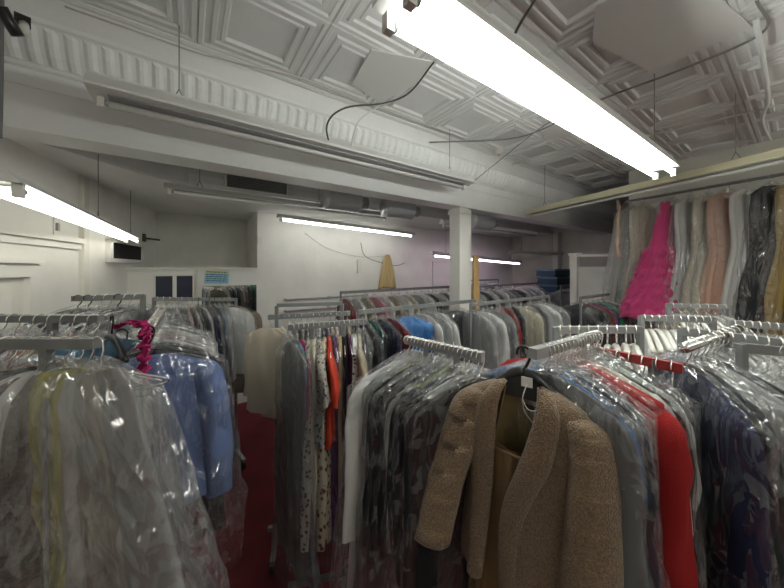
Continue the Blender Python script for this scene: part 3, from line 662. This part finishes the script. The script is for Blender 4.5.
# ================================================================= CENTRE FRONT
A7, B7 = Vector((.062, 1.28, 1.60)), Vector((.318, 1.01, 1.605))
rack('garment_rack', A7, B7, 'grey rail at centre crowded with chrome hooks', w=.026, h=.032, m=M_STEELL, inset=.3)
d7 = B7-A7; y7 = math.atan2(d7.y, d7.x)+math.pi/2
row(A7, B7, [('white coat', dict(film=1)), ('white dotted dress', dict(film=1)), ('light grey shirt', dict(film=1)), ('grey coat', {}), ('yellow blouse', dict(film=0)), ('black coat', dict(film=0)), ('grey dress', {}), ('black coat', dict(film=0)), ('charcoal coat', dict(film=0)), ('light grey jacket', dict(film=1)), ('black jacket', dict(film=0)), ('black coat', dict(film=0)), ('lime blouse', dict(film=0, scale=.9)), ('navy coat', dict(film=0)), ('black coat', dict(film=0)), ('charcoal jacket', dict(film=0)), ('white shirt', dict(film=0, scale=.9)), ('black coat', dict(film=0)), ('black jacket', dict(film=0))],
    'from the far end of the centre hook-crowded rail', 'dark garments on the centre rail', thin=.42, film=1, perp=y7, yawfan=(-14, -24), jit=4, seed=41)
# U-direction rail with the brown suit at its near end
A8, B8 = Vector((.405, .835, 1.668)), Vector((.78, 1.098, 1.662))
rack('garment_rack', A8, B8, 'chrome-hooked rail behind the brown suit', w=.026, h=.03, m=M_STEELL, ups=(0, 1), inset=.3)
yU = math.atan2(-.819, .574)
A8b = A8+(B8-A8)*.12
row(A8b, B8, [('grey coat', dict(film=1, scale=.86)), ('sky blue jacket', dict(film=0, scale=.9)), ('charcoal coat', dict(film=0, scale=.88)), ('navy jacket', dict(film=0, scale=.9)), ('light grey shirt', dict(film=1, scale=.84)), ('grey coat', dict(film=1, scale=.86)), ('charcoal coat', dict(film=0, scale=.86)), ('red coat', dict(film=None, thin=1.9, scale=(1.08, 1.1, .86))), ('taupe coat', dict(film=0, scale=.95)), ('pale pink blouse', dict(film=0, scale=.9)), ('cream blouse', dict(film=None, scale=.85)), ('white shirt', dict(film=1)), ('dark green coat', dict(film=0)), ('mint dress', dict(film=1)), ('white coat', dict(film=1)), ('black coat', dict(film=0))],
    'behind the brown suit on its rail', 'garments behind the brown suit', perp=yU, thin=.5, film=1, jit=4, seed=51)
rack('garment_rack', at(597, 347, 1.12), at(683, 364, .93), 'dull red painted rail right of the brown suit', m=M_RED, upm=M_STEEL, w=.022, h=.03, inset=.3)
row(at(600, 347.5, 1.115), at(680, 363.6, .935), ['pink blouse', 'white shirt', 'pale pink blouse', 'white blouse', 'pink shirt', 'white coat'], 'from the far end of the dull red rail', 'garments on the dull red rail', perp=math.atan2(.574, .819), thin=.5, film=1, seed=55, jit=3, yawfan=(0, 0))
# ================================================================= RIGHT FRONT
A9, B9 = Vector(at(684, 343, .97)), Vector(at(740, 325, 1.25))
rack('garment_rack', A9, B9, 'thick chrome-hooked rail at right before the grey rails', w=.034, round_=True, m=M_CHROME, upm=M_STEEL, ups=(0, 1), inset=.3)
row(A9, B9, [('navy coat', dict(film=0, thin=.8)), ('charcoal coat', dict(film=0, thin=.8)), ('white dress', dict(film=1)), ('light grey coat', dict(film=1)), ('black coat', dict(film=0)), ('white dress', dict(film=2)), ('light grey dress', dict(film=2)), ('white dress', dict(film=2)), ('black coat', dict(film=0)), ('white dress', dict(film=2))],
    'from the near end of the right chrome rail', 'garments on the right chrome rail', perp=R(-103), yawfan=(0, 48), thin=.7, film=1, seed=61, jit=4)
for k_, (px_, d_, kd, cl, fm_, lb) in enumerate([(768, 1.0, 'slip', 'white', 2, 'narrow white dress in milky plastic, first on the low right edge rail'), (784, 1.0, 'slip', 'light grey', 1, 'narrow light grey dress in plastic, second on the low right edge rail'),
        (800, 1.0, 'dress', 'white', 2, 'white dress in milky plastic, third on the low right edge rail'), (815, 1.01, 'dress', 'charcoal', 1, 'charcoal dress in plastic, fourth on the low right edge rail')]):
    p_ = at(px_, 343+(px_-742)*.096, d_); garment(kd, FAB[cl], p_, R(12-6*k_), lb, 'garments at the far right', film=fm_, thin=.8, var=k_ % 3, name='slip_dress' if kd == 'slip' else kd, cat='dress')
rack('garment_rack', at(742, 343, 1.0), at(820, 350.5, 1.02), 'low grey rail at the right picture edge', ups=(1, 0))
A10, B10 = at(556, 326.5, 1.26), at(640, 326, 1.26)
rack('garment_rack', A10, B10, 'grey square rail with white hooks beyond the brown suit', m=M_STEELL, w=.025, h=.03)
row(A10, B10, ['green blouse', 'cream blouse', 'white blouse', 'cream dress', 'white dress', 'ivory lace dress', 'cream dress', 'cream blouse', 'white gown'], 'from the left on the rail beyond the brown suit', 'cream garments beyond the brown suit', thin=.6, film=None, seed=63, hanger='white', yawfan=(-35, -35), cover='')
A11, B11 = at(682, 327, 1.22), at(800, 341, 1.05)
rack('garment_rack', A11, B11, 'long grey square rail at right with white hangers', m=M_STEELL, w=.028, h=.034, ups=(1, 0))
row(A11, B11, ['cream dress', 'white dress', 'ivory lace dress', 'white dress', 'cream dress', 'white dress', 'ivory lace dress', 'white dress', 'grey dress', 'white dress'], 'from the left on the long right rail', 'white dresses on the long right rail', thin=.5, film=1, seed=64, hanger='white')
A12, B12 = at(641, 315, 1.62), at(713, 317, 1.56)
rack('garment_rack', A12, B12, 'low grey frame under the hot pink gown', m=M_STEELL)
row(A12, B12, ['white blouse', 'cream blouse', 'white dress', 'ivory lace dress', 'white dress', 'cream dress', 'white blouse', 'white dress', 'cream dress', 'white dress'], 'from the left on the rail under the pink gown', 'white dresses under the pink gown', thin=.45, film=None, seed=65, hanger='white', yawfan=(-20, -20), cover='')
A13, B13 = at(668, 303, 2.1), at(729, 305, 2.0)
rack('garment_rack', A13, B13, 'tall grey frame before the bagged gowns', m=M_STEELL, w=.03, h=.03)
row(A13, B13, ['cream dress', 'white dress', 'cream dress', 'white dress', 'ivory lace dress', 'white dress', 'cream dress'], 'from the left on the rail before the gowns', 'white dresses before the gowns', thin=.6, film=1, seed=66, hanger='white')
A14, B14 = at(730, 320, 1.5), at(800, 325, 1.38)
rack('garment_rack', A14, B14, 'grey rail at right under the gold gown', m=M_STEELL, ups=(1, 0))
row(A14, B14, ['white dress', 'cream dress', 'white dress', 'ivory lace dress', 'cream dress', 'white dress', 'cream dress', 'white dress'], 'from the left on the rail under the gold gown', 'white dresses under the gold gown', thin=.5, film=1, seed=67, hanger='white')

# ================================================================= BACK RACKS
def uvrow(u0, u1, v, z, items, where, group, lab, dv=0, **k):
    a, b = UV(u0, v, z), UV(u1, v+dv, z); rack('garment_rack', a, b, lab); row(a, b, items, where, group, **k)
DR0, DR1 = UV(1.05, 1.95, 1.58), UV(2.4, 1.95, 1.58)
rack('garment_rack', DR0, DR1, 'grey rail carrying the sky blue top left of the column')
row(DR0, UV(1.40, 1.95, 1.58), ['charcoal coat', 'teal dress', 'navy coat', 'dark red coat'], 'from the left on the rail with the blue top', 'garments around the sky blue top', thin=.8, film=0, seed=71)
garment('blouse', FAB['sky blue'], UV(1.54, 1.95, 1.58), R(6), 'bright sky blue top in plastic facing the camera', 'garments around the sky blue top', film=0, thin=1.2)
row(UV(1.68, 1.95, 1.58), UV(1.95, 1.95, 1.58), ['white shirt', 'light grey shirt', 'white blouse'], 'right of the sky blue top on its rail', 'garments around the sky blue top', thin=.8, film=1, seed=79)
garment('jacket', FAB['black'], UV(2.14, 1.95, 1.58), R(4), 'black jacket in plastic facing the camera left of the column', 'garments around the sky blue top', film=1, thin=1.2, var=1)
uvrow(2.1, 3.5, 1.75, 1.58, ['light grey shirt', 'white shirt', 'grey jacket', ('red jacket', dict(turn=-35, film=0)), ('red blouse', dict(turn=-35, film=0)), ('black jacket', dict(turn=-35)), 'cream shirt', ('beige shirt', dict(turn=-30, film=0)), ('grey shirt', dict(turn=-30)), 'white blouse', 'light grey coat'],
      'from the left on the rail with red jackets', 'garments around the red jackets', 'grey rail carrying the red jackets right of the column', seed=72, thin=.8, film=1)
uvrow(1.4, 3.3, 3.0, 1.64, ['dark red jacket', 'white shirt', 'floral print blouse', 'pink blouse', 'white shirt', 'beige shirt', 'white shirt', 'cream blouse', 'light grey shirt', 'white shirt', 'navy jacket', 'white shirt', 'grey shirt', 'white shirt', 'light grey shirt'],
      'from the left on the rail below the tan cloth', 'garments below the tan cloth', 'grey rail below the tan draped cloth', seed=73, thin=.9, film=1)
uvrow(3.6, 5.6, 3.0, 1.62, ['light grey shirt', 'charcoal jacket', 'white shirt', 'grey shirt', 'white shirt', 'light grey jacket', 'grey jacket', 'black coat', 'white shirt', 'light grey coat', 'pale blue shirt', 'white shirt', 'grey shirt'],
      'from the left on the rail beyond the column', 'garments beyond the column', 'grey rail beyond the column below the pink lamp', seed=74, thin=1, film=1)
uvrow(5.2, 6.9, 2.4, 1.60, ['grey jacket', 'plum jacket', 'white shirt', 'charcoal coat', 'pale blue shirt', 'red jacket', 'purple blouse', 'navy jacket', 'grey jacket', 'light grey shirt'],
      'from the left on the rail below the blue boxes', 'garments below the blue boxes', 'grey rail below the stacked blue boxes', seed=75, thin=1.1, film=0)
uvrow(3.6, 4.6, 1.45, 1.58, ['charcoal coat', 'dark red jacket', 'purple blouse', 'green blouse', 'grey jacket', 'white shirt', 'plum jacket'],
      'from the left on the rail before the closet', 'garments before the closet', 'grey frame rack before the closet partition', seed=76, thin=1.1, film=0)
uvrow(4.2, 5.6, 3.9, 1.66, ['pale blue shirt', 'grey shirt', 'navy jacket', 'pale blue shirt', 'grey jacket', 'charcoal coat', 'pale blue blouse', 'grey shirt'],
      'from the left on the rearmost rail', 'garments on the rearmost rail', 'grey rearmost rail near the back wall', seed=77, thin=1.2, film=1)
# tan cloth on the back wall
n_, m_ = 26, 16; P = np.zeros((m_, n_, 3))
for i in range(m_):
    for k in range(n_):
        s = i/(m_-1); x = (k/(n_-1)-.5)*(.06+.36*s**.7); P[i, k] = UV(x, -.02-.018*math.sin(k*1.3+s*2)-.01*math.sin(k*.6), -.62*s-.05*abs(k/(n_-1)-.45)*s)
V, F = loft(P, False); o = mk('draped_cloth', V, F, mat('tan_cloth', (.60,.46,.24), .85, bump=.4, bscale=100)); o.location = UV(3.05, 4.53, 2.15)
so = o.modifiers.new('thick', 'SOLIDIFY'); so.thickness = .006; tag(o, 'tan cloth pinned in folds on the white back wall', 'cloth')
# blue boxes
M_BB = mat('blue_box', (.02,.07,.12), .6, var=.1)
for i in range(4):
    t = thing('storage_box', 'blue storage box in the far corner stack, %s from the top' % ORD[i], 'box', UV(6.45+.03*(i % 2), 3.12, 1.80-.165*i), R(35+3*(i-1)), 'stacked blue boxes')
    MB().box(-.32,.32,-.2,.2,-.08,.05).build('box_body', M_BB, t); MB().box(-.335,.335,-.215,.215,.04,.078).build('box_lid', mat('blue_box_lid', (.10,.19,.26), .5), t)
t = thing('cardboard_box', 'brown cardboard box beside the stacked blue boxes', 'box', UV(6.6, 2.57, 1.34), R(35))
MB().box(-.25,.25,-.2,.2,-.14,.16).build('box_body', mat('cardboard', (.16,.10,.06), .8), t); MB().box(-.25,.25,-.03,.03,.155,.163).build('box_tape', M_TRIM, t)
t = thing('storage_shelf', 'steel shelf unit carrying the blue boxes in the far corner', 'shelf', UV(6.55, 2.92, 0), R(35))
for z in (.3, .7, 1.18): MB().box(-.45,.45,-.55,.35,z-.02,z).build('shelf_board', M_STEEL, t)
for x in (-.44,.44):
    for y in (-.54,.34): MB().box(x-.015,x+.015,y-.015,y+.015,0,1.18).build('post', M_STEEL, t)

# ================================================================= HANGING GOWNS
GA, GB = Vector((2.98, 3.70, 2.76)), Vector((3.72, 2.22, 2.76))
rack('gown_rail', GA, GB, 'high rail carrying the bagged gowns at right', round_=True, w=.03, ups=(0, 0), mid=False, m=M_STEEL)
gl_ = [('silver sequin', 2, 'milky sequinned gown leftmost of the hanging gowns'), ('ivory lace', 1, 'ivory gown half hidden behind the hot pink gown'), ('PINK', None, ''), ('silver sequin', 1, 'silvery beaded gown right of the hot pink gown'), ('white', 1, 'white bagged gown, second right of the hot pink gown'),
       ('ivory lace', 0, 'narrow pale ivory gown left of the peach gown'), ('peach', 1, 'peach pink gown in glinting plastic'), ('white', None, 'plain white gown with smooth long skirt, not in plastic'), ('charcoal', 0, 'dark grey gown in glinting plastic at right'),
       ('gold', 1, 'gold gown with pale beaded top in plastic'), ('brown', 0, 'bronze brown gown near the right edge'), ('grey print', 1, 'grey ruffled gown at the right picture edge')]
def gown(pos, fabric, film, lab, yaw, var, scale=1.0, thin=1.0):
    g = garment('gown', fabric, pos, yaw, lab, 'hanging formal gowns', film=film, filmlen=1.40, thin=thin, var=var, scale=scale); return g
for i, (c, f, lab) in enumerate(gl_):
    p = GA+(GB-GA)*((i+.35)/len(gl_))
    yaw = R(-8)
    if c != 'PINK': gown(p, FAB[c], f, lab, yaw+R((i*37) % 17-8), i % 3, scale=1.0 if i % 2 else 1.05, thin=.8)
    else: pinkp = p; pinkyaw = yaw
# hot pink ruffled mermaid gown, leaning left at the hem
t = thing('gown', 'hot pink gown with a flaring ruffled tulle skirt', 'gown', pinkp+Vector((-.02, -.12, 0)), pinkyaw, 'hanging formal gowns')
h = put('hanger', HG['wire'][0], M_WIRE, t); put('hook', HG['wire'][1], M_WIRE, h)
M_TUL = mat('hot_pink_tulle', (.66,.05,.22), .8, bump=1.0, bscale=90, sheen=.5)
th = np.linspace(0, 2*np.pi, 90, endpoint=False); rows = 46; P = np.zeros((rows, 90, 3))
for i in range(rows):
    s = i/(rows-1); z = -.12-1.30*s; w = .05+.06*min(1, s*5) if s < .3 else .11+.22*((s-.3)/.7)**1.1; cx = -.16*max(0, s-.15)
    saw = (s*11) % 1.0; ruff = (.0 if s < .42 else .030*saw+.018*np.sin(th*17+i*.9)+.018*vnoise(np.cos(th)*7, np.sin(th)*7, s*30))
    P[i, :, 0] = cx+(w+ruff)*np.cos(th); P[i, :, 1] = (w*.55+ruff)*np.sin(th); P[i, :, 2] = z+.012*np.sin(th*9+i)
V, F = loft(P); F.append(tuple(range(90))); mk('ruffled_skirt', V, F, M_TUL, t)
mb = MB()
for s in (-1, 1): mb.tube([(s*.04, 0, -.13), (s*.03, 0, -.10)], .006, 6)
mb.build('strap', M_TUL, t)
# pale strip hanging from the yellowed lamp
mb = MB(); pts = [Vector((.012*math.sin(i*.9), .01*math.cos(i*.7), -.045*i)) for i in range(16)]
mb.tube(pts, [.010+.006*((i*7) % 3) for i in range(16)], 8); o = mb.build('ribbon', mat('peach_ribbon', (.58,.38,.28), .7), None, True); o.location = at(618, 200, 3.35); tag(o, 'peach ribbon strip hanging down from the yellowed lamp', 'ribbon')

# ================================================================= HERO: brown suit
M_BOU = mat('brown_boucle', (.27,.18,.095), .75, bump=1.0, bscale=240, kind='weave', col2=(.15,.088,.04), pscale=160, sheen=.3)
M_SAT = mat('brown_satin', (.24,.155,.075), .38, bump=.3, bscale=20, spec=.5, stretch=(6, 6, 1))
M_LIN = mat('bronze_lining', (.46,.36,.18), .32, bump=.3, bscale=14)
bsu = thing('boucle_suit', 'brown boucle jacket over a brown satin dress on a black hanger, unbagged', 'suit', (.392, .862, 1.665), R(-37)); bsu.scale = (.93, .93, 1)
# local: +x to the near side, -y faces the camera
def tube_rows(C, RX, RY, n, rows, amp, seed, kf=4):
    C = curve_pts(C, 8); m = len(C); P = np.zeros((rows, n, 3)); th = np.linspace(0, 2*np.pi, n, endpoint=False); rs = np.random.RandomState(seed); ph = rs.rand(4)*6
    for i in range(rows):
        s = i/(rows-1); c = C[min(m-1, int(round(s*(m-1))))]; rx = np.interp(s, *RX); ry = np.interp(s, *RY)
        f = amp*s**.5*(np.sin(kf*th+ph[0]+s*1.5)+.5*vnoise(np.cos(th)*3, np.sin(th)*3, s*6+seed))
        P[i, :, 0] = c.x+(rx+f)*np.cos(th); P[i, :, 1] = c.y+(ry+f*.8)*np.sin(th); P[i, :, 2] = c.z+.01*np.cos(th)*s
    return P
def jk_outline(z_rows, n=70):
    P = np.zeros((len(z_rows), n, 3))
    for i, (z, w, t_, gl, gr) in enumerate(z_rows):
        # path: front-left edge -> left side -> back -> right side -> front-right edge
        s = np.linspace(0, 1, n)
        q = -np.pi/2-s*2*np.pi    # full turn starting at front centre going to -x side
        x = w*sgnpow(np.cos(q), .9); y = t_*sgnpow(np.sin(q), .75)
        # open the front: squeeze the angular range so the edges sit at -gl and +gr
        al = math.asin(min(.98, gl/w)); ar = math.asin(min(.98, max(-.5, gr/w)))
        q = (-np.pi/2-al)-s*(2*np.pi-al-ar)
        x = w*sgnpow(np.cos(q), .95); y = t_*sgnpow(np.sin(q), .8)
        fo = .006*(z/-.6)*np.sin(x*38+z*4)
        P[i, :, 0] = x; P[i, :, 1] = y+fo; P[i, :, 2] = z
    return P
zr = [(-.100,.060,.032,.050,.050), (-.112,.085,.040,.055,.052), (-.130,.130,.050,.060,.052), (-.150,.170,.056,.064,.050), (-.170,.192,.060,.068,.046),
      (-.20,.195,.064,.070,.040), (-.26,.190,.068,.074,.024), (-.32,.186,.070,.078,.004), (-.38,.184,.070,.082,-.016), (-.44,.186,.072,.086,-.034), (-.50,.192,.076,.092,-.044), (-.56,.20,.08,.098,-.046), (-.62,.208,.084,.104,-.044), (-.68,.214,.088,.110,-.04)]
zi = np.array([r[0] for r in zr]); zz = np.concatenate([np.linspace(-.10, -.20, 12), np.linspace(-.21, -.68, 26)])
ZR = [(z,)+tuple(float(np.interp(-z, -zi, [r[j] for r in zr])) for j in range(1, 5)) for z in zz]
P = jk_outline(ZR); V, F = loft(P, False); o = mk('jacket_body', V, F, M_BOU, bsu); sd_ = o.modifiers.new('thick', 'SOLIDIFY'); sd_.thickness = .007; sd_.offset = 1
# lining inside the back
P2 = jk_outline([(z, w*.96, t_*.86, w*.95, w*.95) for z, w, t_, gl, gr in ZR]); V, F = loft(P2, False); mk('lining', V, F, M_LIN, bsu)
MB().box(.002,.004,.045,.052,-.50,-.14).build('lining_seam', M_SAT, bsu)
MB().box(-.012,.042,.032,.036,-.195,-.181).build('care_label', M_BLACK, bsu, label='small dark woven label inside the neck')
# lapels: folded bands along both front edges, round the neck
for side in (-1, 1):
    rows_ = []
    for (z, w, t_, gl, gr) in ZR:
        e = P[list(zz).index(z)][0 if side < 0 else -1]; Lw = float(np.interp(-z, [.10, .16, .30, .45, .68], [.030, .055, .068, .055, .04]))
        x0, y0 = e[0], e[1]
        rows_.append([(x0-side*.004, y0+.004, z), (x0-side*.008, y0-.012, z), (x0+side*Lw*.35, y0-.022, z-.003), (x0+side*Lw*.8, y0-.016, z-.006), (x0+side*Lw, y0-.006, z-.008), (x0+side*Lw*1.02, y0+.004, z-.008)])
    V, F = loft(np.array(rows_), False); F = F if side > 0 else [f[::-1] for f in F]
    o = mk('lapel', V, F, M_BOU, bsu); q = o.modifiers.new('thick', 'SOLIDIFY'); q.thickness = .006; q.offset = 0; ss = o.modifiers.new('s', 'SUBSURF'); ss.levels = ss.render_levels = 1
# sleeves
Pl = tube_rows([(-.125,0,-.136), (-.168,-.015,-.20), (-.205,-.05,-.32), (-.25,-.09,-.45), (-.285,-.125,-.60)], ([0,.06,.15,.6,1],[.008,.035,.058,.078,.098]), ([0,.06,.15,.6,1],[.02,.05,.062,.060,.062]), 40, 40, .008, 2, 3)
V, F = loft(Pl); o = mk('sleeve', V, F, M_BOU, bsu); o.modifiers.new('t', 'SOLIDIFY').thickness = .006
Pr = tube_rows([(.150,0,-.152), (.170,-.01,-.20), (.178,-.02,-.32), (.178,-.03,-.46), (.172,-.04,-.64)], ([0,.06,.15,.6,1],[.010,.036,.052,.062,.075]), ([0,.06,.15,.6,1],[.02,.055,.066,.070,.075]), 40, 40, .008, 5, 3)
V, F = loft(Pr); o = mk('sleeve', V, F, M_BOU, bsu); o.modifiers.new('t', 'SOLIDIFY').thickness = .006
# dress: square neckline bodice, gathered skirt
th = np.linspace(0, 2*np.pi, 80, endpoint=False); rows = 44; P = np.zeros((rows, 80, 3))
for i in range(rows):
    s = i/(rows-1); z = -.30-.95*s; w = np.interp(s, [0,.12,.3,1], [.135,.14,.15,.24]); t_ = np.interp(s, [0,.3,1], [.036,.044,.09])
    f = .004+.013*s; g = np.sin(th*11+s*1.5)*f+np.sin(th*19+1+s*2)*f*.5
    P[i, :, 0] = w*np.cos(th)+g*np.cos(th); P[i, :, 1] = t_*np.sin(th)+g-.008
    P[i, :, 2] = z+(0 if s > .02 else .02*np.abs(np.cos(th)))-.13*np.maximum(0, np.sin(th))*max(0, 1-s*4)
V, F = loft(P); mk('dress', V, F, M_SAT, bsu)
mb = MB()
for s in (-1, 1): mb.bar((s*.095, -.035, -.31), (s*.060, -.005, -.12), .03, .004)
mb.build('dress_strap', M_SAT, bsu)
MB().tube(curve_pts([(-.125,-.036,-.292), (-.06,-.048,-.304), (.02,-.05,-.306), (.10,-.044,-.298)], 5), .004, 6).build('neckline_binding', M_SAT, bsu, True)
# black hanger, broad shoulders
hb = MB()
for s in (-1, 1): hb.tube(curve_pts([(0,0,-.072), (s*.04,.0,-.088), (s*.10,.004,-.138), (s*.15,.008,-.178)], 5), [.015]*6+[.013]*5+[.011]*5, 10)
hg = hb.build('hanger', M_BLACK, bsu, True)
nb = MB().hexa([(-.085,-.010,-.150),(.085,-.010,-.150),(.085,.010,-.150),(-.085,.010,-.150),(-.018,-.010,-.070),(.018,-.010,-.070),(.018,.010,-.070),(-.018,.010,-.070)]); nb.build('hanger_yoke', M_BLACK, bsu)
hk = [(.021*math.cos(R(195-k*20)), 0, -.019+.021*math.sin(R(195-k*20))) for k in range(11)]+[(.012,0,-.045),(.0,0,-.07)]
MB().tube(curve_pts(hk, 3), .0045, 8).build('hook', M_BLACK, hg, True)
tg = MB().box(-.002,.030,-.026,-.023,-.108,-.080).build('paper_tag', M_WHITEP, bsu)
MB().tube(curve_pts([(.014,-.028,-.10), (.004,-.034,-.14), (.010,-.036,-.175), (.03,-.034,-.20), (.045,-.04,-.215)], 5), .0018, 6).build('tag_tie', M_CORDW, bsu, True)
MB().tube(curve_pts([(.004,-.034,-.145), (.02,-.04,-.165), (.042,-.036,-.165), (.05,-.03,-.155)], 5), .0018, 6).build('tag_tie', M_CORDW, bsu, True)
# crumpled loose film lying over the shoulders behind the suit
